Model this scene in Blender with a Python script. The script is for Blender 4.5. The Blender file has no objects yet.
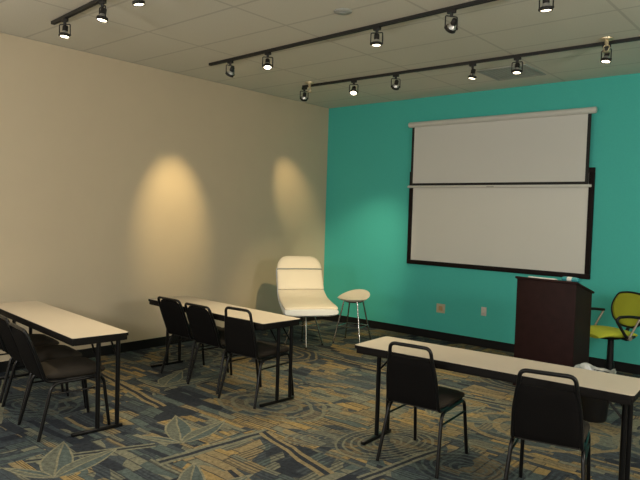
import bpy, bmesh, math, random
from mathutils import Vector, Matrix
C = bpy.context.scene.collection
PI = math.pi
H = 3.355
rnd = random.Random(7)

# ------------------------------------------------------------------ nodes
class G:
    """small helper that writes math straight into a node tree"""
    def __init__(self, tree): self.t = tree; self.n = tree.nodes; self.l = tree.links
    def put(self, v, s):
        if isinstance(v, bpy.types.NodeSocket): self.l.new(v, s)
        else: s.default_value = v
    def m(self, op, a, b=0.0, c=0.0, clamp=False):
        n = self.n.new('ShaderNodeMath'); n.operation = op; n.use_clamp = clamp
        for i, v in enumerate((a, b, c)): self.put(v, n.inputs[i])
        return n.outputs[0]
    def noise(self, vec, scale, detail=2.0, rough=.5):
        n = self.n.new('ShaderNodeTexNoise'); self.put(vec, n.inputs['Vector'])
        n.inputs['Scale'].default_value = scale; n.inputs['Detail'].default_value = detail; n.inputs['Roughness'].default_value = rough
        return n.outputs['Fac']
    def white(self, a, b=0.0):
        n = self.n.new('ShaderNodeTexWhiteNoise'); n.noise_dimensions = '2D'
        self.l.new(self.xyz(a, b, 0.0), n.inputs['Vector']); return n.outputs['Value']
    def xyz(self, x, y, z):
        n = self.n.new('ShaderNodeCombineXYZ')
        for i, v in enumerate((x, y, z)): self.put(v, n.inputs[i])
        return n.outputs[0]
    def mix(self, f, a, b):
        n = self.n.new('ShaderNodeMix'); n.data_type = 'RGBA'
        self.put(f, n.inputs[0])
        for v, s in ((a, n.inputs[6]), (b, n.inputs[7])): self.put(v if isinstance(v, bpy.types.NodeSocket) else (*v, 1), s)
        return n.outputs[2]
    def mul(self, a, b):
        n = self.n.new('ShaderNodeMix'); n.data_type = 'RGBA'; n.blend_type = 'MULTIPLY'; n.inputs[0].default_value = 1
        self.put(a if isinstance(a, bpy.types.NodeSocket) else (*a, 1), n.inputs[6]); self.l.new(b, n.inputs[7]); return n.outputs[2]
    def ramp(self, f, stops, const=False):
        n = self.n.new('ShaderNodeValToRGB'); e = n.color_ramp
        if const: e.interpolation = 'CONSTANT'
        while len(e.elements) < len(stops): e.elements.new(.5)
        for el, (p, c) in zip(e.elements, stops): el.position = p; el.color = (*c, 1)
        self.l.new(f, n.inputs[0]); return n.outputs[0]

def mat(name, col, rough=.6, metal=0.0, spec=.5, var=0.08, vscale=30, bump=0.0, bscale=200, emit=None):
    m = bpy.data.materials.new(name); m.use_nodes = True
    g = G(m.node_tree); b = m.node_tree.nodes['Principled BSDF']
    tc = g.n.new('ShaderNodeTexCoord').outputs['Object']
    f = g.noise(tc, vscale, 3)
    c = g.mix(f, tuple(x * (1 - var) for x in col), tuple(min(1, x * (1 + var)) for x in col))
    g.l.new(c, b.inputs['Base Color'])
    b.inputs['Roughness'].default_value = rough; b.inputs['Metallic'].default_value = metal
    b.inputs['Specular IOR Level'].default_value = spec
    if bump:
        bn = g.n.new('ShaderNodeBump'); bn.inputs['Strength'].default_value = bump; bn.inputs['Distance'].default_value = .002
        g.l.new(g.noise(tc, bscale, 2), bn.inputs['Height']); g.l.new(bn.outputs[0], b.inputs['Normal'])
    if emit:
        b.inputs['Emission Color'].default_value = (*emit[0], 1); b.inputs['Emission Strength'].default_value = emit[1]
    return m

# ------------------------------------------------------------------ mesh helpers
def box(bm, x0, x1, y0, y1, z0, z1, bev=0.0, seg=2, M=None):
    r = bmesh.ops.create_cube(bm, size=1)
    vs = r['verts']
    for v in vs:
        v.co = Vector((x0 + (v.co.x + .5) * (x1 - x0), y0 + (v.co.y + .5) * (y1 - y0), z0 + (v.co.z + .5) * (z1 - z0)))
    if bev:
        es = list({e for v in vs for e in v.link_edges})
        r = bmesh.ops.bevel(bm, geom=es, offset=bev, segments=seg, profile=.5, affect='EDGES')
        vs = list({v for f in r['faces'] for v in f.verts} | {v for v in vs if v.is_valid})
    if M is not None:
        for v in vs: v.co = M @ v.co
    return bm

def fillet(pts, rad, n=6):
    pts = [Vector(p) for p in pts]; out = [pts[0]]
    for i in range(1, len(pts) - 1):
        r = rad[i] if isinstance(rad, (list, tuple)) else rad
        a, b, c = pts[i - 1], pts[i], pts[i + 1]
        u = (a - b); w = (c - b)
        d = min(r, u.length * .49, w.length * .49)
        if d < 1e-5: out.append(b); continue
        p, q = b + u.normalized() * d, b + w.normalized() * d
        for k in range(n + 1):
            t = k / n; out.append((1 - t) ** 2 * p + 2 * t * (1 - t) * b + t * t * q)
    out.append(pts[-1]); return out

def tube(bm, pts, r, seg=10, rad=0.0, closed=False, flat=None):
    path = fillet(pts, rad) if rad else [Vector(p) for p in pts]
    n = len(path); rings = []
    tan = []
    for i in range(n):
        a = path[(i - 1) % n] if (closed or i) else path[0]; b = path[(i + 1) % n] if (closed or i < n - 1) else path[-1]
        tan.append((b - a).normalized())
    ref = Vector((0, 0, 1)) if abs(tan[0].z) < .9 else Vector((1, 0, 0))
    nrm = (ref - tan[0] * ref.dot(tan[0])).normalized()
    for i in range(n):
        nrm = (nrm - tan[i] * nrm.dot(tan[i])).normalized(); bi = tan[i].cross(nrm)
        rr = r[i] if isinstance(r, list) else r
        rings.append([bm.verts.new(path[i] + nrm * rr * math.cos(2 * PI * k / seg) + bi * rr * math.sin(2 * PI * k / seg)) for k in range(seg)])
    for i in range(n if closed else n - 1):
        a, b = rings[i], rings[(i + 1) % n]
        for k in range(seg): bm.faces.new((a[k], a[(k + 1) % seg], b[(k + 1) % seg], b[k]))
    if not closed:
        bm.faces.new(rings[0][::-1]); bm.faces.new(rings[-1])
    return bm

def lathe(bm, prof, seg=24, M=None, cap=True):
    rings = []
    for r, z in prof:
        rings.append([bm.verts.new((r * math.cos(2 * PI * k / seg), r * math.sin(2 * PI * k / seg), z)) for k in range(seg)])
    for a, b in zip(rings, rings[1:]):
        for k in range(seg): bm.faces.new((a[k], a[(k + 1) % seg], b[(k + 1) % seg], b[k]))
    if cap: bm.faces.new(rings[0][::-1]); bm.faces.new(rings[-1])
    if M is not None:
        for ring in rings:
            for v in ring: v.co = M @ v.co
    return bm

def loft(bm, st, seg=28, e=.35):
    """st: list of (centre, across, up, half width, half thickness); superellipse sections"""
    rings = []
    for c, ax, up, w, t in st:
        ring = []
        for k in range(seg):
            a = 2 * PI * k / seg; ca, sa = math.cos(a), math.sin(a)
            ring.append(bm.verts.new(Vector(c) + Vector(ax) * w * math.copysign(abs(ca) ** e, ca) + Vector(up) * t * math.copysign(abs(sa) ** (e * 1.6), sa)))
        rings.append(ring)
    for a, b in zip(rings, rings[1:]):
        for k in range(seg): bm.faces.new((a[k], a[(k + 1) % seg], b[(k + 1) % seg], b[k]))
    bm.faces.new(rings[0][::-1]); bm.faces.new(rings[-1])
    return bm

def prism(bm, poly, h, M=None):
    """polygon in xy extruded 0..h in z"""
    a = [bm.verts.new((x, y, 0)) for x, y in poly]; b = [bm.verts.new((x, y, h)) for x, y in poly]
    n = len(poly); bm.faces.new(a[::-1]); bm.faces.new(b)
    for i in range(n): bm.faces.new((a[i], a[(i + 1) % n], b[(i + 1) % n], b[i]))
    if M is not None:
        for v in a + b: v.co = M @ v.co
    return bm

def obj(name, bm, m, parent=None, smooth=True, sub=0):
    bmesh.ops.recalc_face_normals(bm, faces=bm.faces[:])
    me = bpy.data.meshes.new(name); bm.to_mesh(me); bm.free(); me.materials.append(m)
    o = bpy.data.objects.new(name, me); C.objects.link(o)
    if parent: o.parent = parent
    if smooth:
        for p in me.polygons: p.use_smooth = True
        try: me.set_sharp_from_angle(angle=math.radians(38))
        except Exception: pass
    if sub:
        s = o.modifiers.new('sub', 'SUBSURF'); s.levels = sub; s.render_levels = sub
    return o

def tag(o, label, cat, group=None):
    o['label'] = label; o['category'] = cat
    if group: o['group'] = group
    return o

def thing(name, label, cat, loc, rz=0.0, group=None):
    o = bpy.data.objects.new(name, None); C.objects.link(o); o.location = loc; o.rotation_euler = (0, 0, rz)
    o.empty_display_size = .1
    return tag(o, label, cat, group)

def dup(root, label, loc, rot):
    r = root.copy(); C.objects.link(r); r.location = loc; r.rotation_euler = rot; r['label'] = label
    for ch in [c for c in bpy.data.objects if c.parent == root]:
        c = ch.copy(); C.objects.link(c); c.parent = r
        for g in [q for q in bpy.data.objects if q.parent == ch]:
            d = g.copy(); C.objects.link(d); d.parent = c
    return r

def struct(name, bm, m, parent=None):
    o = obj(name, bm, m, parent, smooth=False); o['kind'] = 'structure'; return o
B = bmesh.new

# ------------------------------------------------------------------ carpet
def leaf_group():
    t = bpy.data.node_groups.new('carpet_leaf', 'ShaderNodeTree')
    for nm, ty in (('X', 'NodeSocketFloat'), ('Y', 'NodeSocketFloat'), ('PX', 'NodeSocketFloat'), ('PY', 'NodeSocketFloat'), ('Cos', 'NodeSocketFloat'), ('Sin', 'NodeSocketFloat'), ('Len', 'NodeSocketFloat'), ('Wid', 'NodeSocketFloat')):
        t.interface.new_socket(nm, in_out='INPUT', socket_type=ty)
    for nm in ('Mask', 'Line', 'Side'): t.interface.new_socket(nm, in_out='OUTPUT', socket_type='NodeSocketFloat')
    g = G(t); i = g.n.new('NodeGroupInput').outputs; o = g.n.new('NodeGroupOutput').inputs
    dx, dy = g.m('SUBTRACT', i[0], i[2]), g.m('SUBTRACT', i[1], i[3])
    u = g.m('DIVIDE', g.m('ADD', g.m('MULTIPLY', dx, i[4]), g.m('MULTIPLY', dy, i[5])), i[6])
    v = g.m('SUBTRACT', g.m('MULTIPLY', dy, i[4]), g.m('MULTIPLY', dx, i[5]))
    uc = g.m('MAXIMUM', g.m('MINIMUM', u, 1.0), 0.0)
    prof = g.m('MULTIPLY', g.m('SINE', g.m('MULTIPLY', g.m('POWER', uc, .75), PI)), i[7])
    av = g.m('ABSOLUTE', v); d = g.m('SUBTRACT', prof, av)
    inside = g.m('GREATER_THAN', d, 0.0)
    rim = g.m('MULTIPLY', inside, g.m('LESS_THAN', d, .014))
    vein = g.m('MULTIPLY', inside, g.m('LESS_THAN', av, .007))
    g.l.new(inside, o[0]); g.l.new(g.m('MAXIMUM', rim, vein), o[1]); g.l.new(g.m('GREATER_THAN', v, 0.0), o[2])
    return t

def carpet():
    m = bpy.data.materials.new('carpet_pattern'); m.use_nodes = True
    g = G(m.node_tree); b = m.node_tree.nodes['Principled BSDF']; b.inputs['Roughness'].default_value = .95; b.inputs['Specular IOR Level'].default_value = .1
    pos = g.n.new('ShaderNodeNewGeometry').outputs['Position']
    s = g.n.new('ShaderNodeSeparateXYZ'); g.l.new(pos, s.inputs[0])
    wob = g.m('MULTIPLY', g.m('SUBTRACT', g.noise(pos, 3.0, 2), .5), .05)
    X = g.m('ADD', s.outputs[0], wob); Y = g.m('ADD', s.outputs[1], wob)
    navy, slate, teal, sage, tan, gold = (.024, .029, .038), (.048, .060, .070), (.074, .096, .094), (.150, .152, .115), (.205, .165, .095), (.26, .19, .085)
    def bands(a, c, w, l, seed):
        row = g.m('FLOOR', g.m('DIVIDE', c, w))
        off = g.m('MULTIPLY', g.white(row, seed), 7.0)
        q = g.m('ADD', g.m('DIVIDE', a, l), off)
        col = g.m('FLOOR', q)
        r = g.white(col, g.m('ADD', row, seed))
        fr = g.m('FRACT', g.m('DIVIDE', c, w)); fq = g.m('FRACT', q)
        edge = g.m('MAXIMUM', g.m('LESS_THAN', fr, .12), g.m('LESS_THAN', fq, .025))
        # fine ribs across some bricks
        rib = g.m('GREATER_THAN', g.m('FRACT', g.m('MULTIPLY', c, 2.7 / w)), .55)
        ribon = g.m('GREATER_THAN', g.white(g.m('ADD', col, 31.0), row), .5)
        return r, edge, g.m('MULTIPLY', rib, ribon)
    rA, eA, kA = bands(X, Y, .085, .46, 3.0)
    rB, eB, kB = bands(Y, X, .095, .42, 11.0)
    rC, eC, kC = bands(X, Y, .045, .30, 23.0)
    bx, by = g.m('FLOOR', g.m('DIVIDE', g.m('ADD', X, .17), .62)), g.m('FLOOR', g.m('DIVIDE', g.m('ADD', Y, .3), .44))
    pick = g.white(bx, by)
    pB = g.m('GREATER_THAN', pick, .55); pC = g.m('GREATER_THAN', pick, .80)
    def sel(a, bb, c):
        x = g.m('ADD', g.m('MULTIPLY', a, g.m('SUBTRACT', 1.0, pB)), g.m('MULTIPLY', bb, g.m('SUBTRACT', pB, pC)))
        return g.m('ADD', x, g.m('MULTIPLY', c, pC))
    r = sel(rA, rB, rC); e = sel(eA, eB, eC); k = sel(kA, kB, kC)
    # gold and blue drifts over the whole floor
    drift = g.noise(pos, .8, 2)
    r2 = g.m('ADD', r, g.m('MULTIPLY', g.m('SUBTRACT', drift, .5), 1.1), clamp=True)
    colA = g.ramp(r2, [(0, navy), (.14, slate), (.28, teal), (.40, navy), (.48, sage), (.55, slate), (.63, teal), (.72, tan), (.78, slate), (.86, sage), (.93, teal)], True)
    colB = g.ramp(r2, [(0, slate), (.12, tan), (.26, sage), (.36, gold), (.46, slate), (.54, tan), (.63, sage), (.71, gold), (.80, teal), (.88, tan), (.95, sage)], True)
    dxg, dyg = g.m('SUBTRACT', X, 3.5), g.m('SUBTRACT', Y, -3.3)
    blob = g.m('SUBTRACT', 1.0, g.m('DIVIDE', g.m('SQRT', g.m('ADD', g.m('MULTIPLY', dxg, dxg), g.m('MULTIPLY', dyg, dyg))), 2.2), clamp=True)
    zone = g.m('ADD', g.m('MULTIPLY', g.noise(pos, 1.1, 2), .9), g.m('ADD', g.m('MULTIPLY', blob, .35), g.m('MULTIPLY', g.white(bx, g.m('ADD', by, 9.0)), .25)))
    col = g.mix(g.m('GREATER_THAN', zone, .66), colA, colB)
    col = g.mix(g.m('MULTIPLY', k, .6), col, navy)
    col = g.mix(g.m('MULTIPLY', e, .75), col, navy)
    # each motif reads the coordinate left by the one before it, which keeps the shader small
    st8 = {'X': X, 'Y': Y}
    def chain(mask):
        st8['X'] = g.m('MULTIPLY_ADD', mask, 1e-6, st8['X'])
    # striped ovals and wave rings
    def ring(px, py, ra, rb, ang, n, c1, c2, col):
        ca, sa = math.cos(ang), math.sin(ang)
        dx, dy = g.m('SUBTRACT', st8['X'], px), g.m('SUBTRACT', Y, py)
        u = g.m('DIVIDE', g.m('ADD', g.m('MULTIPLY', dx, ca), g.m('MULTIPLY', dy, sa)), ra)
        v = g.m('DIVIDE', g.m('SUBTRACT', g.m('MULTIPLY', dy, ca), g.m('MULTIPLY', dx, sa)), rb)
        d = g.m('ADD', g.m('SQRT', g.m('ADD', g.m('MULTIPLY', u, u), g.m('MULTIPLY', v, v))), g.m('MULTIPLY', wob, 6.0))
        ins = g.m('LESS_THAN', d, 1.0)
        st = g.m('GREATER_THAN', g.m('FRACT', g.m('MULTIPLY', d, n)), .68)
        return g.mix(g.m('MULTIPLY', ins, g.m('MULTIPLY_ADD', st, .35, .45)), col, g.mix(st, c1, c2))
    for a in [(2.62, -3.73, .55, .36, .2, 4, slate, sage), (3.5, -3.98, .36, .17, .8, 6, slate, sage), (3.85, -3.75, .42, .3, 1.2, 7, navy, sage),
              (4.6, -2.65, .62, .42, .3, 3, teal, tan), (4.5, -3.75, .38, .3, .3, 6, navy, teal), (2.6, -2.6, .5, .2, .6, 5, slate, teal),
              (1.3, -2.2, .5, .35, -.4, 4, slate, tan), (.6, -3.0, .45, .3, .9, 4, navy, sage), (5.6, -2.2, .6, .4, .5, 4, slate, sage),
              (3.9, -1.3, .5, .36, .1, 5, navy, sage), (1.2, -5.2, .4, .3, .4, 5, navy, teal), (4.9, -4.6, .5, .35, -.5, 5, navy, sage),
              (6.4, -3.6, .6, .4, .9, 4, slate, tan), (.9, -6.4, .6, .4, .2, 4, slate, sage)]:
        col = ring(*a, col); chain(col)
    # long double ribbons
    def ribbon(p, q, w, c, col):
        d = Vector(q) - Vector(p); L = d.length; d /= L
        dx, dy = g.m('SUBTRACT', st8['X'], p[0]), g.m('SUBTRACT', Y, p[1])
        u = g.m('ADD', g.m('MULTIPLY', dx, d.x), g.m('MULTIPLY', dy, d.y))
        v = g.m('ABSOLUTE', g.m('SUBTRACT', g.m('MULTIPLY', dy, d.x), g.m('MULTIPLY', dx, d.y)))
        ins = g.m('MULTIPLY', g.m('MULTIPLY', g.m('GREATER_THAN', u, 0.0), g.m('LESS_THAN', u, L)), g.m('LESS_THAN', v, w))
        core = g.m('LESS_THAN', v, w * .35)
        return g.mix(ins, col, g.mix(core, c, navy))
    for a in [((2.98, -5.14), (3.06, -4.2), .055, sage), ((3.05, -4.25), (3.9, -4.5), .05, tan), ((2.35, -5.75), (2.7, -4.98), .04, sage),
              ((.2, -5.05), (1.5, -5.6), .05, sage), ((.3, -4.2), (2.0, -4.45), .05, tan), ((3.4, -4.9), (4.3, -5.1), .05, tan), ((3.2, -2.3), (4.1, -2.2), .05, sage),
              ((1.6, -1.9), (2.9, -2.0), .045, tan), ((4.1, -4.4), (4.2, -3.6), .04, sage), ((5.2, -5.0), (5.3, -4.0), .05, sage)]:
        col = ribbon(*a, col); chain(col)
    lg = leaf_group()
    def leaf(px, py, qx, qy, w, col):
        n = g.n.new('ShaderNodeGroup'); n.node_tree = lg
        L = math.hypot(qx - px, qy - py)
        for i, v in enumerate((st8['X'], Y, px, py, (qx - px) / L, (qy - py) / L, L, w)): g.put(v, n.inputs[i])
        body = g.mix(n.outputs[2], teal, (.105, .115, .095))
        return g.mix(n.outputs[0], col, g.mix(n.outputs[1], body, (.18, .175, .125)))
    for x, y, a in [(2.80, -4.83, 2.6), (2.72, -5.74, 2.6), (3.75, -2.95, 1.2), (1.5, -4.1, 2.2), (4.75, -4.35, .8), (.9, -2.4, .3), (2.1, -1.4, 1.8), (5.9, -3.2, 2.0), (3.6, -5.4, 2.4)]:
        for da, L, w in ((0, .64, .105), (-.75, .58, .085), (.95, .42, .05)):
            if (x, y) == (2.80, -4.83): da *= 1.0
            col = leaf(x, y, x + L * math.cos(a + da), y + L * math.sin(a + da), w, col); chain(col)
    fib = g.noise(pos, 160, 2); fib2 = g.noise(pos, 35, 2)
    f = g.m('ADD', g.m('MULTIPLY', fib, .7), g.m('MULTIPLY', fib2, .9))
    f = g.m('ADD', g.m('MULTIPLY', f, 1.5), -.2)
    col = g.mul(col, g.xyz(f, f, f))
    g.l.new(col, b.inputs['Base Color'])
    bn = g.n.new('ShaderNodeBump'); bn.inputs['Strength'].default_value = .4; bn.inputs['Distance'].default_value = .004
    g.l.new(fib, bn.inputs['Height']); g.l.new(bn.outputs[0], b.inputs['Normal'])
    return m

def ceiling_mat():
    m = bpy.data.materials.new('ceiling_tiles'); m.use_nodes = True
    g = G(m.node_tree); b = m.node_tree.nodes['Principled BSDF']; b.inputs['Roughness'].default_value = .9
    pos = g.n.new('ShaderNodeNewGeometry').outputs['Position']; s = g.n.new('ShaderNodeSeparateXYZ'); g.l.new(pos, s.inputs[0])
    fx = g.m('ABSOLUTE', g.m('SUBTRACT', g.m('FRACT', g.m('DIVIDE', g.m('SUBTRACT', s.outputs[0], 1.25 - .61), 1.22)), .5))
    fy = g.m('ABSOLUTE', g.m('SUBTRACT', g.m('FRACT', g.m('DIVIDE', g.m('ADD', s.outputs[1], 2.93 + .305), .61)), .5))
    line = g.m('MAXIMUM', g.m('LESS_THAN', fx, .012 / 1.22), g.m('LESS_THAN', fy, .012 / .61))
    pores = g.noise(pos, 90, 3, .7)
    c = g.ramp(pores, [(.3, (.65, .61, .52)), (.7, (.72, .68, .585))])
    c = g.mix(line, c, (.545, .51, .435))
    g.l.new(c, b.inputs['Base Color'])
    bn = g.n.new('ShaderNodeBump'); bn.inputs['Strength'].default_value = .3; bn.inputs['Distance'].default_value = .006
    g.l.new(g.m('SUBTRACT', pores, g.m('MULTIPLY', line, .6)), bn.inputs['Height']); g.l.new(bn.outputs[0], b.inputs['Normal'])
    return m

# ------------------------------------------------------------------ materials
M_beige = mat('beige_paint', (.58, .485, .345), .85, var=.03, vscale=4, bump=.15, bscale=160)
M_teal = mat('teal_paint', (.066, .51, .45), .8, var=.05, vscale=40, bump=.2, bscale=140)
M_base = mat('black_vinyl_base', (.009, .009, .009), .6, spec=.2)
M_frame = mat('black_gloss_steel', (.005, .005, .0055), .3, spec=.28)
M_fabric = mat('black_woven_fabric', (.0065, .006, .006), .9, spec=.06, var=.25, vscale=240, bump=.5, bscale=500)
M_seat = mat('dark_seat_fabric', (.036, .030, .024), .9, spec=.12, var=.25, vscale=240, bump=.5, bscale=500)
M_top = mat('pale_laminate', (.56, .485, .385), .5, var=.05, vscale=120)
M_edge = mat('dark_edge_band', (.008, .007, .0065), .6, spec=.12)
M_screenw = mat('screen_white', (.66, .66, .63), .75, var=.015, vscale=3)
M_case = mat('screen_case', (.62, .62, .58), .4, var=.03)
M_blackcloth = mat('screen_black_border', (.008, .008, .008), .7)
M_wb = mat('whiteboard_face', (.70, .70, .655), .45, var=.02, vscale=3)
M_wbframe = mat('dark_wood_frame', (.012, .008, .0075), .6, spec=.12)
M_track = mat('track_black', (.012, .011, .010), .5)
M_lampmetal = mat('lamp_reflector', (.55, .55, .53), .3, metal=.7)
M_lens = mat('lit_lens', (1, .9, .7), .3, emit=((1, .86, .58), 9.0))
M_lens_off = mat('lens_glow', (1, .9, .7), .3, emit=((1, .86, .58), 3.0))
M_white = mat('cream_vinyl', (.82, .76, .64), .5, var=.03, vscale=8)
M_shell = mat('white_shell', (.72, .76, .78), .35, var=.02)
M_seam = mat('grey_seam', (.30, .32, .30), .6)
M_chrome = mat('chrome', (.42, .41, .39), .2, metal=1.0)
M_under = mat('dark_underside', (.03, .028, .025), .6)
M_lect = mat('mahogany_laminate', (.021, .0080, .0078), .55, spec=.15, var=.35, vscale=14)
M_lime = mat('lime_mesh_fabric', (.42, .46, .03), .8, var=.2, vscale=220, bump=.4, bscale=400)
M_plastic = mat('black_plastic', (.009, .009, .0095), .45, spec=.3)
M_greypost = mat('grey_post', (.33, .29, .23), .4, metal=.4)
M_paper = mat('white_paper', (.7, .7, .66), .7)
M_tealpl = mat('teal_plastic', (.03, .28, .33), .35)
M_plate = mat('beige_plate', (.55, .50, .34), .45)
M_platein = mat('tan_insert', (.50, .33, .16), .5)
M_platew = mat('white_plate', (.62, .60, .54), .45)
M_slot = mat('plate_slot', (.25, .2, .15), .5)
M_liner = bpy.data.materials.new('clear_liner'); M_liner.use_nodes = True
def _liner():
    g = G(M_liner.node_tree); b = M_liner.node_tree.nodes['Principled BSDF']
    f = g.noise(g.n.new('ShaderNodeTexCoord').outputs['Object'], 14, 3)
    g.l.new(g.ramp(f, [(.35, (.30, .33, .33)), (.65, (.50, .53, .53))]), b.inputs['Base Color'])
    b.inputs['Roughness'].default_value = .25; b.inputs['Alpha'].default_value = .8
_liner()
M_vent = mat('vent_grey', (.36, .37, .34), .7)
M_brass = mat('sprinkler_brass', (.62, .52, .34), .35, metal=.6)

# ------------------------------------------------------------------ room shell
XR, YF = 8.8, -10.2
struct('floor', box(B(), -.1, XR + .1, YF - .1, .1, -.1, 0), carpet())
struct('ceiling', box(B(), -.1, XR + .1, YF - .1, .1, H, H + .1), ceiling_mat())
struct('wall_left', box(B(), -.1, 0, YF - .1, .1, 0, H), M_beige)
struct('wall_back', box(B(), 0, XR, 0, .1, 0, H), M_teal)
struct('wall_right', box(B(), XR, XR + .1, YF - .1, .1, 0, H), M_beige)
struct('baseboard_left', box(B(), 0, .010, YF, 0, 0, .11, .003), M_base)
struct('baseboard_back', box(B(), .010, XR, -.010, 0, 0, .11, .003), M_base)
struct('baseboard_right', box(B(), XR - .010, XR, YF, -.010, 0, .11, .003), M_base)

# ------------------------------------------------------------------ seminar tables
def table(label, L, loc, rz, W=.46, inset=.046):
    t = thing('folding_table', label, 'table', loc, rz, 'long folding seminar tables')
    Z = .735
    def outline(w, l, r):
        p = []
        for cx, cy, a0 in ((l - r, w - r, 0), (-l + r, w - r, 90), (-l + r, -w + r, 180), (l - r, -w + r, 270)):
            for k in range(6):
                a = math.radians(a0 + 18 * k); p.append((cx + r * math.cos(a), cy + r * math.sin(a)))
        return p
    obj('tabletop', prism(B(), outline(W / 2 - .003, L / 2 - .003, .022), .004, Matrix.Translation((0, 0, Z - .004))), M_top, t)
    obj('edge_band', prism(B(), outline(W / 2, L / 2, .024), .022, Matrix.Translation((0, 0, Z - .0245))), M_edge, t)
    ap = B()
    for s in (-1, 1):
        box(ap, -L / 2 + .02, L / 2 - .02, s * (W / 2 - .018) - .009, s * (W / 2 - .018) + .009, Z - .060, Z - .024, .003)
        box(ap, s * (L / 2 - .024) - .009, s * (L / 2 - .024) + .009, -W / 2 + .027, W / 2 - .027, Z - .060, Z - .024, .003)
    obj('apron', ap, M_edge, t)
    for s in (-1, 1):
        x = s * (L / 2 - inset)
        obj('foot_bar', box(B(), x - .016, x + .016, -.20, .19, 0, .026, .006), M_frame, t)
        for y in (-.005, .15):
            obj('leg', tube(B(), [(x, y, .02), (x, y, Z - .05)], .017, 12), M_frame, t)
            obj('brace', tube(B(), [(x, y, .52), (x - s * .17, y, Z - .03)], .008, 8), M_frame, t)
        obj('crossbar', tube(B(), [(x, -.19, Z - .045), (x, .19, Z - .045)], .012, 8), M_frame, t)
    return t
TA = table('folding table at far left with white top, end foot bar nearest the lower left corner', 2.00, (1.22, -5.035, 0), -.100, .44)
TB = table('folding table in front of the white lounge chair with three chairs along its near side', 1.865, (1.718, -3.605, 0), -.055)
TC = table('folding table at right in front of the lectern with two black chairs at it', 1.87, (4.585, -3.675, 0), .06, .46, .085)

# ------------------------------------------------------------------ banquet chairs
def make_chair(label, loc, rz, wide):
    """wide: broad back with only a slot under its top tube; otherwise an open loop above the back"""
    t = thing('stacking_chair', label, 'chair', loc, rz, 'black stacking chairs at the tables')
    zr, r = .395, .0125
    for s in (-1, 1):
        obj('leg', tube(B(), [(s * .222, -.265, 0), (s * .195, -.165, zr), (s * .195, 0, zr + .004)], r, 10, .06), M_frame, t)
        obj('leg', tube(B(), [(s * .205, .265, 0), (s * .192, .215, zr + .008), (s * .195, -.005, zr + .004)], r, 10, .06), M_frame, t)
        obj('stretcher', tube(B(), [(s * .2015, -.185, .318), (s * .1965, .228, .318)], .0075, 8), M_frame, t)
    for y in (-.13, .17): obj('seat_rail', tube(B(), [(-.195, y, zr), (.195, y, zr)], .009, 8), M_frame, t)
    st = []
    n = 14; th0 = .036 if wide else .026
    for i in range(n + 1):
        u = i / n; y = -.205 + .44 * u
        k = min(1, math.sin(PI * min(max(u, .001), .999)) ** .35 * 1.02)
        w = (.19 + .022 * u) * (.86 + .14 * k); th = .012 + th0 * k
        st.append(((0, y, zr + .014 + th0 + .006 * math.sin(PI * u)), (1, 0, 0), (0, 0, 1), w, th))
    obj('seat', loft(B(), st, 32, .5 if wide else .45), M_seat, t)
    obj('seat_pan', box(B(), -.185, .185, -.17, .20, zr + .003, zr + .02, .005), M_under, t)
    lean = .17 if wide else .075
    def back(z):                       # y of the back line at height z
        u = (z - .40) / .46
        return -.205 - lean * u ** 1.1 if u > 0 else -.205
    if wide:
        top = .800; ws = (.190, .195, .194, .188, .178); zs = (.50, .58, .66, .73, top); fr_ = .085; ptop = .781; phw = lambda u: .188 - .006 * u - .05 * max(0, (u - .75) / .25) ** 2
    else:
        top = .834; ws = (.184, .180, .169, .156, .148); zs = (.50, .60, .68, .75, top); fr_ = .08; ptop = .748; phw = lambda u: .192 - .028 * u
    L_ = [(-w_, back(z), z) for w_, z in zip(ws, zs)]
    pts = [(-.185, -.06, zr + .01), (-.188, -.205, zr + .015)] + L_ + [(-x, y, z) for x, y, z in reversed(L_)] + [(.188, -.205, zr + .015), (.185, -.06, zr + .01)]
    rad = [0, .045] + [.03] * 4 + [fr_, fr_] + [.03] * 4 + [.045, 0]
    obj('back_frame', tube(B(), pts, .0125, 10, rad), M_frame, t)
    st = []
    for i in range(15):
        u = i / 14; z = .425 + (ptop - .425) * u
        k = min(1, math.sin(PI * min(max(u, .002), .998)) ** .3)
        dy = (back(z + .01) - back(z - .01)) / .02
        up = Vector((0, 1, -dy)).normalized()
        st.append(((0, back(z), z), (1, 0, 0), up, phw(u) * (.9 + .1 * k), .006 + .018 * k))
    obj('backrest', loft(B(), st, 32, .4), M_fabric, t)
    return t
def place(src, label, x, y, deg):
    return dup(src, label, (x, y, 0), (0, 0, math.radians(deg)))
loop = make_chair('black stacking chair drawn up to the middle table, nearest the lounge chair', (2.354, -3.665, 0), math.radians(3), False)
place(loop, 'black stacking chair at the left end of the right-hand table, angled slightly', 4.195, -3.80, 5)
place(loop, 'black stacking chair at the right end of the right-hand table, nearest the camera', 5.085, -3.845, 13)
broad = make_chair('black stacking chair in the middle of the three at the middle table', (1.82, -3.60, 0), math.radians(-1), True)
wall_chair = place(broad, 'black stacking chair at the wall end of the middle table, leftmost of three there', 1.31, -3.55, -1)
place(broad, 'black stacking chair at the far left table, closest to its end leg', 1.885, -5.245, -7)
place(broad, 'black stacking chair at the far left table, between the other two there', 1.36, -5.15, -7)
place(broad, 'black stacking chair at the far left table, cut off by the left picture edge', .80, -5.07, -7)
tg = B(); box(tg, -.02, .02, -.002, .002, .31, .392)
o = obj('paper_tag', tg, M_paper, wall_chair, smooth=False); o.location = (.10, .10, 0); o.rotation_euler = (0, 0, .6); o['label'] = 'small white paper tag hanging under the seat'

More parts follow.
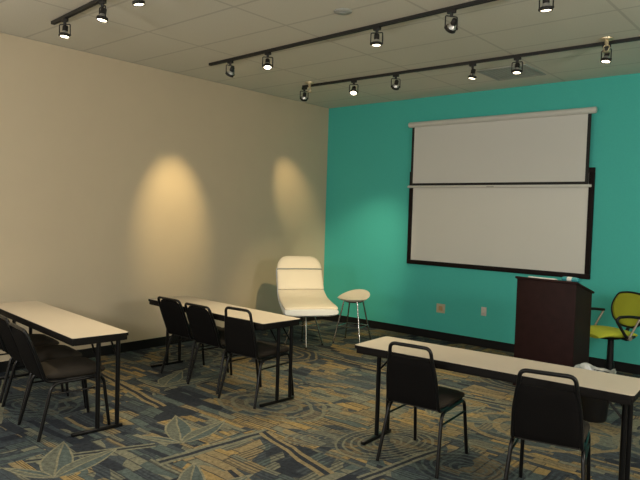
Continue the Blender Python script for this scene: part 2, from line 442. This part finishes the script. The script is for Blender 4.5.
# ------------------------------------------------------------------ whiteboard and projection screen
wb = thing('whiteboard', 'large dark framed whiteboard on the teal wall below the pulled down screen', 'whiteboard', (2.83, 0, 1.015))
fr = B(); w, h, b_ = 1.258, 1.305, .060
box(fr, -w, w, -.035, 0, 0, b_, .004); box(fr, -w, w, -.035, 0, h - b_, h, .004)
for s in (-1, 1): box(fr, min(s * w, s * (w - b_)), max(s * w, s * (w - b_)), -.035, 0, b_, h - b_, .004)
obj('frame', fr, M_wbframe, wb)
obj('writing_surface', box(B(), -w + b_, w - b_, -.022, -.002, b_, h - b_), M_wb, wb, smooth=False)
sc_ = thing('projection_screen', 'pull down white projection screen hanging over the top of the whiteboard', 'screen', (2.82, 0, 2.09))
obj('case', lathe(B(), [(.020, -1.268), (.036, -1.262), (.038, -1.25), (.038, 1.25), (.036, 1.262), (.020, 1.268)], 16, Matrix.Translation((0, -.062, .885)) @ Matrix.Rotation(PI / 2, 4, 'Y')), M_case, sc_)
for s in (-1, 1): obj('wall_bracket', box(B(), s * 1.18 - .02, s * 1.18 + .02, -.06, -.0015, .875, .925, .003), M_case, sc_)
zt = .86
obj('black_border', box(B(), -1.215, 1.212, -.060, -.0585, .03, zt), M_blackcloth, sc_, smooth=False)
obj('screen_fabric', box(B(), -1.175, 1.172, -.0625, -.0595, .065, zt), M_screenw, sc_, smooth=False)
obj('weight_bar', box(B(), -1.252, 1.250, -.075, -.050, .000, .032, .006), M_case, sc_)
tb = B(); box(tb, -.05, .05, -.0765, -.074, .004, .016, .001); 
obj('pull_tab', tb, M_seam, sc_)

# ------------------------------------------------------------------ wall plates
p = thing('wall_plate', 'square beige wall plate with a tan insert low on the teal wall', 'wall plate', (2.135, 0, .435))
obj('plate', box(B(), -.066, .066, -.008, 0, -.062, .062, .003), M_plate, p)
obj('insert', box(B(), -.030, .030, -.012, -.007, -.032, .032, .002), M_platein, p)
p = thing('wall_outlet', 'narrow white power outlet low on the teal wall left of the lectern', 'outlet', (2.772, 0, .472))
obj('plate', box(B(), -.037, .037, -.008, 0, -.058, .058, .003), M_platew, p)
for z in (-.021, .021):
    s = obj('socket', lathe(B(), [(.0165, 0), (.0165, .002), (.015, .003)], 16, Matrix.Translation((0, -.0075, z)) @ Matrix.Rotation(PI / 2, 4, 'X')), M_platew, p)
    q = B()
    for x in (-.006, .006): box(q, x - .001, x + .001, -.0112, -.0102, z - .004, z + .006)
    obj('slot', q, M_slot, s, smooth=False)

# ------------------------------------------------------------------ white lounge chair
lc = thing('lounge_chair', 'tall white moulded lounge chair with headrest in the far corner of the room', 'lounge chair', (1.145, -1.70, 0), math.radians(-34 + 90))
# local: +y is backwards, -y forward (facing); x across
def lst(prof, th, up_sign=1):
    out = []
    for i, (f, z, w, t) in enumerate(prof):
        a = prof[max(0, i - 1)]; b2 = prof[min(len(prof) - 1, i + 1)]
        d = Vector((0, -(b2[0] - a[0]), b2[1] - a[1])).normalized()
        up = Vector((1, 0, 0)).cross(d) * up_sign
        out.append(((0, -f, z), (1, 0, 0), up, w, t))
    return out
def interp(prof, n):
    out = []
    m_ = len(prof) - 1
    for k in range(n + 1):
        x = k / n * m_; i = min(int(x), m_ - 1); u = x - i
        P = [prof[max(0, i - 1)], prof[i], prof[i + 1], prof[min(m_, i + 2)]]
        out.append(tuple(.5 * (2 * P[1][j] + (P[2][j] - P[0][j]) * u + (2 * P[0][j] - 5 * P[1][j] + 4 * P[2][j] - P[3][j]) * u * u + (3 * P[1][j] - P[0][j] - 3 * P[2][j] + P[3][j]) * u ** 3) for j in range(4)))
    return out
# f = forward distance, z, half width, half thickness
def low(p, n): return lst([(f, z - .022, w_, t_) for f, z, w_, t_ in p], n)
seat_p = [(-.235, .700, .308, .014), (-.215, .682, .312, .024), (-.165, .648, .316, .028), (-.06, .606, .322, .030), (.10, .577, .332, .030), (.26, .556, .340, .028), (.335, .545, .338, .022), (.352, .540, .325, .010)]
obj('seat_cushion', loft(B(), low(interp(seat_p, 32), 1), 32, .42), M_white, lc)
back_p = [(-.240, .708, .308, .014), (-.252, .730, .310, .028), (-.285, .80, .308, .032), (-.325, .88, .306, .032), (-.352, .935, .304, .030), (-.362, .955, .302, .020)]
obj('backrest', loft(B(), low(interp(back_p, 24), 1), 32, .42), M_white, lc)
head_p = [(-.366, .960, .302, .022), (-.374, .978, .302, .034), (-.398, 1.035, .290, .036), (-.420, 1.085, .258, .034), (-.436, 1.115, .215, .026), (-.443, 1.130, .165, .010)]
obj('headrest', loft(B(), low(interp(head_p, 24), 1), 32, .42), M_white, lc)
obj('headrest_seam', loft(B(), low([(-.358, .952, .304, .027), (-.368, .966, .304, .030)], 1), 32, .42), M_seam, lc)
shell_p = [(-.425, 1.03, .275, .012), (-.385, .95, .308, .022), (-.33, .83, .312, .024), (-.285, .73, .313, .024), (-.25, .655, .314, .028), (-.17, .595, .318, .032), (.0, .545, .328, .036), (.2, .510, .342, .048), (.33, .498, .347, .052), (.368, .500, .335, .032)]
obj('outer_shell', loft(B(), low([(f - .016 if f < -.2 else f, z, w, t) for f, z, w, t in interp(shell_p, 40)], 1), 32, .42), M_shell, lc)
hub = lathe(B(), [(.09, .455), (.11, .462), (.11, .52)], 20); obj('swivel_plate', hub, M_under, lc)
for a in (45, 135, 225, 315):
    ca, sa = math.cos(math.radians(a + 38)), math.sin(math.radians(a + 38))
    l = obj('leg', tube(B(), [(ca * .10, sa * .10, .468), (ca * .235, sa * .235, .03)], .0105, 10), M_chrome, lc)
    obj('glide', lathe(B(), [(.016, 0), (.016, .03), (.011, .034)], 12, Matrix.Translation((ca * .237, sa * .237, 0))), M_chrome, l)
for a0, a1 in ((83, 173), (173, 263), (263, 353), (353, 443)):
    k = .16
    P = lambda a: (math.cos(math.radians(a)) * k, math.sin(math.radians(a)) * k, .275)
    obj('stretcher', tube(B(), [P(a0), P(a1)], .004, 8), M_chrome, lc)

# ------------------------------------------------------------------ white stool
so = thing('stool', 'white saddle seat stool on four chrome legs beside the lounge chair', 'stool', (1.43, -1.06, 0), math.radians(-51 + 20 + 45 + 90))
def saddle(bm):
    nu, nr = 32, 9; top = []; bot = []
    for lay in (1, -1):
        rows = []
        for j in range(nr + 1):
            r = j / nr; ring = []
            for i in range(nu):
                a = 2 * PI * i / nu; x, y = math.cos(a) * r, math.sin(a) * r
                X_, Y_ = x * .215 * (1 + .06 * y), y * .175 * (1 - .10 * x * x)
                zz = .585 + .105 * max(0, (y * .86 + x * .5 + .35) / 1.35) ** 1.5 - .012 * (1 - r * r)
                edge = math.sqrt(max(0, 1 - r ** 6))
                ring.append(bm.verts.new((X_, Y_, zz + (.016 if lay > 0 else -.034 * (1 - .35 * r)) * edge)))
                if j == 0: break
            rows.append(ring)
        for j in range(nr):
            a, b2 = rows[j], rows[j + 1]
            for i in range(nu):
                k = (i + 1) % nu
                if j == 0: bm.faces.new((a[0], b2[i], b2[k]))
                else: bm.faces.new((a[i], b2[i], b2[k], a[k]))
    bmesh.ops.remove_doubles(bm, verts=bm.verts[:], dist=.0004)
    return bm
STOOL_SEAT = obj('seat', saddle(B()), M_white, so); STOOL_SEAT.rotation_euler = (0, 0, math.radians(41) - so.rotation_euler.z)
obj('seat_plate', lathe(B(), [(.10, .533), (.12, .541), (.12, .563)], 20), M_under, so)
ft = [(math.cos(math.radians(a)), math.sin(math.radians(a))) for a in (45, 135, 225, 315)]
for cx, cy in ft:
    l = obj('leg', tube(B(), [(cx * .135, cy * .135, .548), (cx * .265, cy * .265, .012)], .010, 10), M_chrome, so)
    obj('glide', lathe(B(), [(.013, 0), (.013, .016)], 10, Matrix.Translation((cx * .265, cy * .265, 0))), M_plastic, l)
k = .135 + .13 * (.548 - .22) / .536
for i in range(4):
    (ax, ay), (bx_, by_) = ft[i], ft[(i + 1) % 4]
    obj('footrest_bar', tube(B(), [(ax * k, ay * k, .22), (bx_ * k, by_ * k, .22)], .007, 8), M_chrome, so)

# ------------------------------------------------------------------ lectern
le = thing('lectern', 'dark mahogany floor lectern with sloping top in front of the teal wall', 'lectern', (4.15, -1.32, 0), math.radians(-4))
hw, dp = .30, .39
def slope(y): return 1.095 - (y + dp / 2) * .28       # front edge is the high one
obj('front_panel', box(B(), -hw, hw, -dp / 2, -dp / 2 + .02, .0, slope(-dp / 2) - .005, .002), M_lect, le)
for s in (-1, 1):
    y0, y1 = -dp / 2 + .02, dp / 2
    pr = prism(B(), [(y0, 0), (y1, 0), (y1, slope(y1) - .005), (y0, slope(y0) - .005)], .02, Matrix.Translation((s * (hw - .01) - .01, 0, 0)) @ Matrix(((0, 0, 1, 0), (1, 0, 0, 0), (0, 1, 0, 0), (0, 0, 0, 1))))
    obj('side_panel', pr, M_lect, le, smooth=False)
obj('shelf', box(B(), -hw + .02, hw - .02, -dp / 2 + .02, dp / 2 - .03, .62, .64, .002), M_lect, le)
obj('bottom_panel', box(B(), -hw + .02, hw - .02, -dp / 2 + .02, dp / 2 - .02, .04, .06, .002), M_lect, le)
tp = B(); yt0, yt1 = -dp / 2 - .018, dp / 2 + .025
MT = Matrix.Translation((0, yt0, slope(yt0) + .008)) @ Matrix.Rotation(-math.atan(.28), 4, 'X')
Lt = (yt1 - yt0) * math.sqrt(1 + .28 ** 2)
box(tp, -hw - .015, hw + .015, 0, Lt, -.012, .010, .004, M=MT)
obj('sloping_top', tp, M_lect, le)
obj('paper_ledge', box(B(), -hw + .02, hw - .02, Lt - .022, Lt - .010, .010, .024, .002, M=MT), M_lect, le)
LEM = Matrix.Translation(le.location) @ Matrix.Rotation(le.rotation_euler.z, 4, 'Z') @ MT
o = obj('paper_sheets', box(B(), -.14, .14, -.108, .108, 0, .012, .001), M_paper, smooth=False)
o.matrix_world = LEM @ Matrix.Translation((-.04, .115, .0105)); tag(o, 'thin stack of white paper lying on the lectern top', 'paper')
pk = thing('tissue_pack', 'small teal and white soft pack lying on top of the lectern', 'pack', (0, 0, 0))
pk.matrix_world = LEM @ Matrix.Translation((.215, .085, .0125))
obj('wrapper', loft(B(), [((x, 0, .026), (0, 1, 0), (0, 0, 1), .045 * k_, .024 * k_ + .002) for x, k_ in ((-.085, .55), (-.075, .85), (-.05, 1), (.05, 1), (.075, .85), (.085, .55))], 20, .6), M_tealpl, pk)
obj('label_band', loft(B(), [((x, 0, .026), (0, 1, 0), (0, 0, 1), .0462, .0272) for x in (-.022, .022)], 20, .6), M_paper, pk)

# ------------------------------------------------------------------ lime office chair
oc = thing('office_chair', 'lime green mesh office chair with black loop arms behind the lectern', 'office chair', (4.49, -.67, 0), math.radians(235))
# local: +x forward (seat front), back at -x
st = []
for i in range(17):
    u = i / 16; x = -.22 + .47 * u; k_ = math.sin(PI * min(max(u, .003), .997)) ** .4
    st.append(((x, 0, .545 + .02 * (u - .5) - .05 * max(0, u - .7) ** 2 * 8), (0, 1, 0), (0, 0, 1), .235 * (.75 + .25 * k_), .012 + .028 * k_))
obj('seat', loft(B(), st, 32, .55), M_lime, oc)
obj('seat_pan', lathe(B(), [(.12, .48), (.17, .495), (.18, .51)], 20), M_plastic, oc)
# back: frame loop and mesh, slightly reclined and curved
def bk(y, z): return (-.235 - .20 * (z - .58) + .35 * y * y, y, z)
outl = [(-.10, .605), (-.205, .67), (-.25, .78), (-.215, .895), (-.155, .935), (0, .95), (.155, .935), (.215, .895), (.25, .78), (.205, .67), (.10, .605), (0, .595)]
def smoothloop(p, n=6):
    out = []; m_ = len(p)
    for i in range(m_):
        P = [p[(i + d) % m_] for d in (-1, 0, 1, 2)]
        for q in range(n):
            u = q / n
            out.append(tuple(.5 * (2 * P[1][j] + (P[2][j] - P[0][j]) * u + (2 * P[0][j] - 5 * P[1][j] + 4 * P[2][j] - P[3][j]) * u * u + (3 * P[1][j] - P[0][j] - 3 * P[2][j] + P[3][j]) * u ** 3) for j in range(2)))
    return out
so_ = smoothloop(outl)
obj('back_frame', tube(B(), [bk(*q) for q in so_], .013, 8, closed=True), M_plastic, oc)
bmk = B(); cz = .78
rings = []
for j in range(7):
    r = j / 6
    rings.append([bmk.verts.new(bk(q[0] * r, cz + (q[1] - cz) * r)) for q in (so_ if j else so_[:1])])
for j in range(6):
    a, b2 = rings[j], rings[j + 1]; n_ = len(b2)
    for i in range(n_):
        kk = (i + 1) % n_
        if j == 0: bmk.faces.new((a[0], b2[i], b2[kk]))
        else: bmk.faces.new((a[i], b2[i], b2[kk], a[kk]))
o = obj('back_mesh', bmk, M_lime, oc); sm_ = o.modifiers.new('thick', 'SOLIDIFY'); sm_.thickness = .008
obj('back_bracket', tube(B(), [(-.05, 0, .495), (-.22, 0, .50), (-.265, 0, .59), (-.285, 0, .69)], .018, 10, .05), M_plastic, oc)
for s in (-1, 1):
    y = s * .27
    obj('armrest', tube(B(), [(-.14, s * .225, .53), (-.05, y, .52), (.00, y, .54), (.12, y, .705), (.09, y, .74), (-.03, y, .745), (-.17, y, .73)], .015, 10, .05), M_plastic, oc)
    obj('arm_post', tube(B(), [(-.16, y, .725), (-.04, y, .525)], .011, 10), M_greypost, oc)
    obj('arm_joint', lathe(B(), [(.022, -.02), (.024, 0), (.022, .02)], 14, Matrix.Translation((-.04, y, .525)) @ Matrix.Rotation(PI / 2, 4, 'X')), M_greypost, oc)
    obj('arm_bracket', box(B(), -.06, .0, min(s * .15, s * .275), max(s * .15, s * .275), .50, .515, .003), M_plastic, oc)
obj('gas_column', lathe(B(), [(.045, .08), (.043, .22), (.034, .225), (.030, .49)], 18, Matrix.Translation((-.05, 0, 0))), M_plastic, oc)
for i in range(5):
    a = 2 * PI * i / 5 + .3; ca, sa = math.cos(a), math.sin(a)
    l = obj('base_arm', tube(B(), [(ca * .03 - .05, sa * .03, .10), (ca * .30 - .05, sa * .30, .065)], [.026, .016], 10), M_plastic, oc)
    cw = B()
    for d in (-.014, .014):
        lathe(cw, [(.022, -.009), (.026, -.006), (.026, .006), (.022, .009)], 16, Matrix.Translation((ca * .30 - .05 - sa * d, sa * .30 + ca * d, .026)) @ Matrix.Rotation(a, 4, 'Z') @ Matrix.Rotation(PI / 2, 4, 'X'))
    tube(cw, [(ca * .30 - .05, sa * .30, .026), (ca * .30 - .05, sa * .30, .07)], .007, 8)
    obj('caster', cw, M_plastic, l)

# ------------------------------------------------------------------ waste bin with liner
wbn = thing('waste_bin', 'dark waste bin with a clear plastic liner behind the right-hand table', 'waste bin', (4.78, -2.02, 0))
obj('bin_body', lathe(B(), [(.105, 0), (.112, .01), (.145, .385), (.150, .395), (.143, .397), (.140, .385), (.106, .02)], 28, cap=False), M_plastic, wbn)
obj('bin_floor', lathe(B(), [(.106, .012), (.106, .018)], 28), M_plastic, wbn)
lb = B(); nseg = 40; rings = []
for j, (r, z) in enumerate(((.122, .28), (.136, .385), (.156, .420), (.172, .426), (.168, .39), (.163, .35), (.162, .34))):
    rings.append([lb.verts.new(((r + (.010 * math.sin(5 * a + j) + .005 * math.sin(11 * a + 2 * j)) * (0.25 if z < .41 else 1)) * math.cos(a), (r + .006 * math.sin(7 * a + j) * (0.25 if z < .41 else 1)) * math.sin(a), z + (.018 * math.sin(3 * a + .5) + .006 * math.sin(8 * a + j) if z > .41 else 0) + (.02 * math.sin(6 * a) if j == 6 else 0))) for a in [2 * PI * q / nseg for q in range(nseg)]])
for a, b2 in zip(rings, rings[1:]):
    for q in range(nseg): lb.faces.new((a[q], a[(q + 1) % nseg], b2[(q + 1) % nseg], b2[q]))
obj('bag_liner', lb, M_liner, wbn)

# ------------------------------------------------------------------ ceiling fittings
v = thing('ceiling_vent', 'square grey perforated ceiling vent above the projection screen', 'vent', (3.36, -.785, H))
vf = B(); q = .29
for s in (-1, 1):
    box(vf, -q, q, min(s * q, s * (q - .03)), max(s * q, s * (q - .03)), -.012, 0, .003); box(vf, min(s * q, s * (q - .03)), max(s * q, s * (q - .03)), -q + .03, q - .03, -.012, 0, .003)
obj('frame', vf, M_vent, v)
vp = B(); box(vp, -q + .03, q - .03, -q + .03, q - .03, -.006, -.001)
for i in range(12):
    x = -q + .05 + i * .044; box(vp, x - .006, x + .006, -q + .03, q - .03, -.010, -.005)
obj('perforated_panel', vp, M_vent, v, smooth=False)
cs = thing('ceiling_sensor', 'small round grey ceiling sensor near the middle light track', 'sensor', (3.13, -3.55, H))
obj('housing', lathe(B(), [(.075, 0), (.075, -.008), (.06, -.016), (.03, -.018)], 24), M_vent, cs)
obj('cap', lathe(B(), [(.03, -.017), (.028, -.022), (.012, -.024)], 16), M_vent, cs)
def sprinkler(label, x, y):
    s = thing('sprinkler_head', label, 'sprinkler', (x, y, H), 0, 'ceiling sprinkler heads')
    s.scale = (1.5, 1.5, 1.5)
    obj('escutcheon', lathe(B(), [(.040, 0), (.038, -.008), (.018, -.012)], 20), M_brass, s)
    obj('stem', lathe(B(), [(.012, -.010), (.012, -.03), (.009, -.032), (.009, -.045)], 14), M_brass, s)
    f = B()
    for q in (-1, 1): tube(f, [(q * .009, 0, -.038), (q * .020, 0, -.055), (q * .006, 0, -.080)], .0035, 8, .008)
    obj('yoke', f, M_brass, s)
    obj('deflector', lathe(B(), [(.006, -.076), (.024, -.080), (.024, -.083), (.006, -.085)], 16), M_brass, s)
sprinkler('brass ceiling sprinkler by the left end of the far light track', 1.04, -1.62)
sprinkler('brass ceiling sprinkler by the rightmost lamp of the far light track', 4.61, -1.565)

# tracks
def track(label, p, q):
    d = Vector((q[0] - p[0], q[1] - p[1], 0)); L = d.length; rz = math.atan2(d.y, d.x)
    t = thing('light_track', label, 'light track', (p[0], p[1], H), rz, 'black ceiling light tracks')
    r = B(); box(r, .012, L, -.018, .018, -.022, 0, .002)
    box(r, .012, L, -.018, -.008, -.027, -.02); box(r, .012, L, .008, .018, -.027, -.02)
    obj('rail', r, M_track, t, smooth=False)
    obj('end_cap', box(B(), 0, .014, -.019, .019, -.028, 0, .002), M_track, t)
    obj('end_cap', box(B(), L - .002, L + .012, -.019, .019, -.028, 0, .002), M_track, t)
T1 = ((.795, -4.85), (5.0, -5.17)); T2 = ((.761, -3.01), (6.6, -3.24)); T3 = ((.834, -1.52), (6.4, -1.43))
track('black ceiling light track crossing the top left corner, nearest the camera', *T1)
track('black ceiling light track in the middle, ending above the left wall', *T2)
track('black ceiling light track farthest back, nearest the teal wall', *T3)

def make_head(name, label):
    h = thing(name, label, 'track light', (0, 0, 0), 0, 'black track lights')
    obj('adapter', box(B(), -.035, .035, -.016, .016, -.030, 0, .003), M_track, h)
    obj('stem', lathe(B(), [(.011, -.056), (.013, -.052), (.014, -.026)], 14), M_track, h)
    return h
PIV = -.145
def head_body(h, aim, lit):
    """a yoke that turns about the stem and a lamp that tilts between its ends"""
    base = Vector(h.location) + Vector((0, 0, PIV))
    d = (Vector(aim) - base).normalized()
    hx = Vector((-d.y, d.x, 0)); hx = hx.normalized() if hx.length > 1e-3 else Vector((1, 0, 0))
    up = Vector((0, 0, 1)); y0 = up.cross(hx)
    RY = Matrix((hx, y0, up)).transposed().to_4x4(); RY.translation = (0, 0, PIV)
    z = -d; y = z.cross(hx); RL = Matrix((hx, y, z)).transposed().to_4x4(); RL.translation = (0, 0, PIV)
    for nm in ('yoke', 'socket', 'reflector', 'ring', 'lens'):
        o2 = bpy.data.objects.new(nm, HM[nm] if nm != 'lens' else HM['lens_lit' if lit else 'lens_dim']); C.objects.link(o2); o2.parent = h
        o2.matrix_basis = RY if nm == 'yoke' else RL
    return base, d
HM = {}
def head_meshes():
    yk = B()
    tube(yk, [(-.052, 0, 0), (-.052, 0, .093), (.052, 0, .093), (.052, 0, 0)], .0052, 8, .012)
    for s in (-1, 1): lathe(yk, [(.010, 0), (.010, .010)], 10, Matrix.Translation((s * .046, 0, 0)) @ Matrix.Rotation(s * PI / 2, 4, 'Y'))
    sk = lathe(B(), [(.012, .086), (.021, .083), (.024, .076), (.024, .040), (.019, .034)], 20)
    rf = lathe(B(), [(.018, .038), (.026, .029), (.037, .010), (.039, .004)], 24)
    rg = lathe(B(), [(.038, .010), (.045, .008), (.046, -.016), (.039, -.018), (.037, -.011), (.038, .004)], 24, cap=False)
    ls = lathe(B(), [(.0375, -.004), (.0375, -.011), (.027, -.014), (.009, -.015)], 24)
    for nm, bm, m in (('yoke', yk, M_track), ('socket', sk, M_track), ('reflector', rf, M_lampmetal), ('ring', rg, M_track), ('lens_lit', ls, M_lens)):
        o = obj(nm, bm, m); HM[nm] = o.data; bpy.data.objects.remove(o)
    HM['lens_dim'] = HM['lens_lit'].copy(); HM['lens_dim'].materials[0] = M_lens_off
head_meshes()
WARM = (1.0, .74, .36)
WARM2 = (1.0, .83, .54)
def spot(base, d, W, ang, blend=1.0, rad=.04, col=WARM):
    l = bpy.data.lights.new('lamp_beam', 'SPOT'); l.energy = W; l.spot_size = math.radians(ang); l.spot_blend = blend; l.shadow_soft_size = rad; l.color = col
    o = bpy.data.objects.new('lamp_beam', l); C.objects.link(o); o.location = base + d * .035
    o.rotation_euler = d.to_track_quat('-Z', 'Y').to_euler(); return o
def on(T, x):
    (x0, y0), (x1, y1) = T; return (x, y0 + (y1 - y0) * (x - x0) / (x1 - x0), H - .024)
first = None
def head(T, x, aim, W, ang, label, lit=True, proto=[]):
    loc = on(T, x)
    if not proto:
        h = make_head('track_light', label); proto.append(h)
        h.location = loc
    else:
        src = proto[0]; h = src.copy(); C.objects.link(h); h.location = loc; h['label'] = label
        for ch in [c for c in bpy.data.objects if c.parent == src and c.name.split('.')[0] in ('adapter', 'stem')]:
            c = ch.copy(); C.objects.link(c); c.parent = h
    base, d = head_body(h, aim, lit)
    spot(base, d, W, ang, col=WARM if ang < 40 else WARM2)
K = 1.0
head(T1, 1.06, (1.25, -5.2, .0), 50, 75, 'first track light from the left on the nearest track at top left')
head(T1, 1.78, (1.75, -5.3, .7), 65, 75, 'second track light from the left on the nearest track at top left')
head(T1, 2.36, (2.6, -4.5, 0), 60, 80, 'track light at the top picture edge on the nearest track, mostly cut off')
head(T2, 1.128, (0, -2.93, 1.64), 160, 39.5, 'leftmost track light on the middle track, turned to the left wall', False)
head(T2, 1.74, (2.6, -3.8, .2), 115, 70, 'brightly glowing second track light from the left on the middle track')
head(T2, 3.155, (3.2, -3.2, .0), 60, 75, 'third track light from the left on the middle track, pointing down')
head(T2, 3.90, (1.12, -1.40, .7), 330, 34, 'fourth track light on the middle track, turned away with a dark face', False)
head(T2, 4.67, (4.7, -2.9, .0), 20, 80, 'track light at top right of the middle track, cut by the picture edge')
head(T3, .858, (0, -.78, 1.95), 75, 34, 'leftmost track light on the far track, turned to the room corner', False)
head(T3, 1.666, (2.6, -3.0, 0), 150, 65, 'brightly glowing second track light from the left on the far track')
head(T3, 2.275, (.70, -.10, .85), 200, 40, 'third track light from the left on the far track')
head(T3, 3.24, (2.9, -1.7, .0), 60, 70, 'fourth track light on the far track, left of the square vent')
head(T3, 3.73, (3.8, -1.9, 0), 50, 80, 'fifth track light on the far track, just right of the square vent')
head(T3, 4.58, (4.4, -1.9, .3), 40, 80, 'rightmost track light on the far track, beside a sprinkler')
# unseen point lights added as ambient fill behind and beside the camera
def fill_point(x, y, z, W, rad=.3, col=(1.0, .98, .93)):
    l = bpy.data.lights.new('fill_light', 'POINT'); l.energy = W; l.shadow_soft_size = rad; l.color = col
    o = bpy.data.objects.new('fill_light', l); C.objects.link(o); o.location = (x, y, z)
for x, y, W in ((8.2, -4.4, 190), (6.8, -9.0, 190), (3.4, -9.2, 190), (1.2, -8.2, 75)):
    fill_point(x, y, 2.1, W)

# ------------------------------------------------------------------ world, camera, view
w = bpy.data.worlds.new('room_air'); bpy.context.scene.world = w; w.use_nodes = True
w.node_tree.nodes['Background'].inputs[0].default_value = (.5, .45, .35, 1); w.node_tree.nodes['Background'].inputs[1].default_value = .5
cam = bpy.data.cameras.new('camera'); cam.sensor_width = 36; cam.lens = 621.008 * 36 / 640; cam.clip_start = .05
co = bpy.data.objects.new('camera', cam); C.objects.link(co)
Rm = Matrix(((.75652775, -.05053653, -.652006), (.65325337, .01201108, .7570441), (.03042709, .99864999, -.04209988)))
Mc = Matrix.Identity(4)
for i in range(3):
    Mc[i][0], Mc[i][1], Mc[i][2] = Rm[i][0], Rm[i][1], -Rm[i][2]
Mc.translation = (6.40894426, -7.55920869, 1.68518269)
co.matrix_world = Mc
s = bpy.context.scene; s.camera = co
s.view_settings.view_transform = 'Standard'; s.view_settings.look = 'None'; s.view_settings.gamma = 1; s.view_settings.exposure = 0.0
try: s.view_settings.use_curve_mapping = False
except Exception: pass
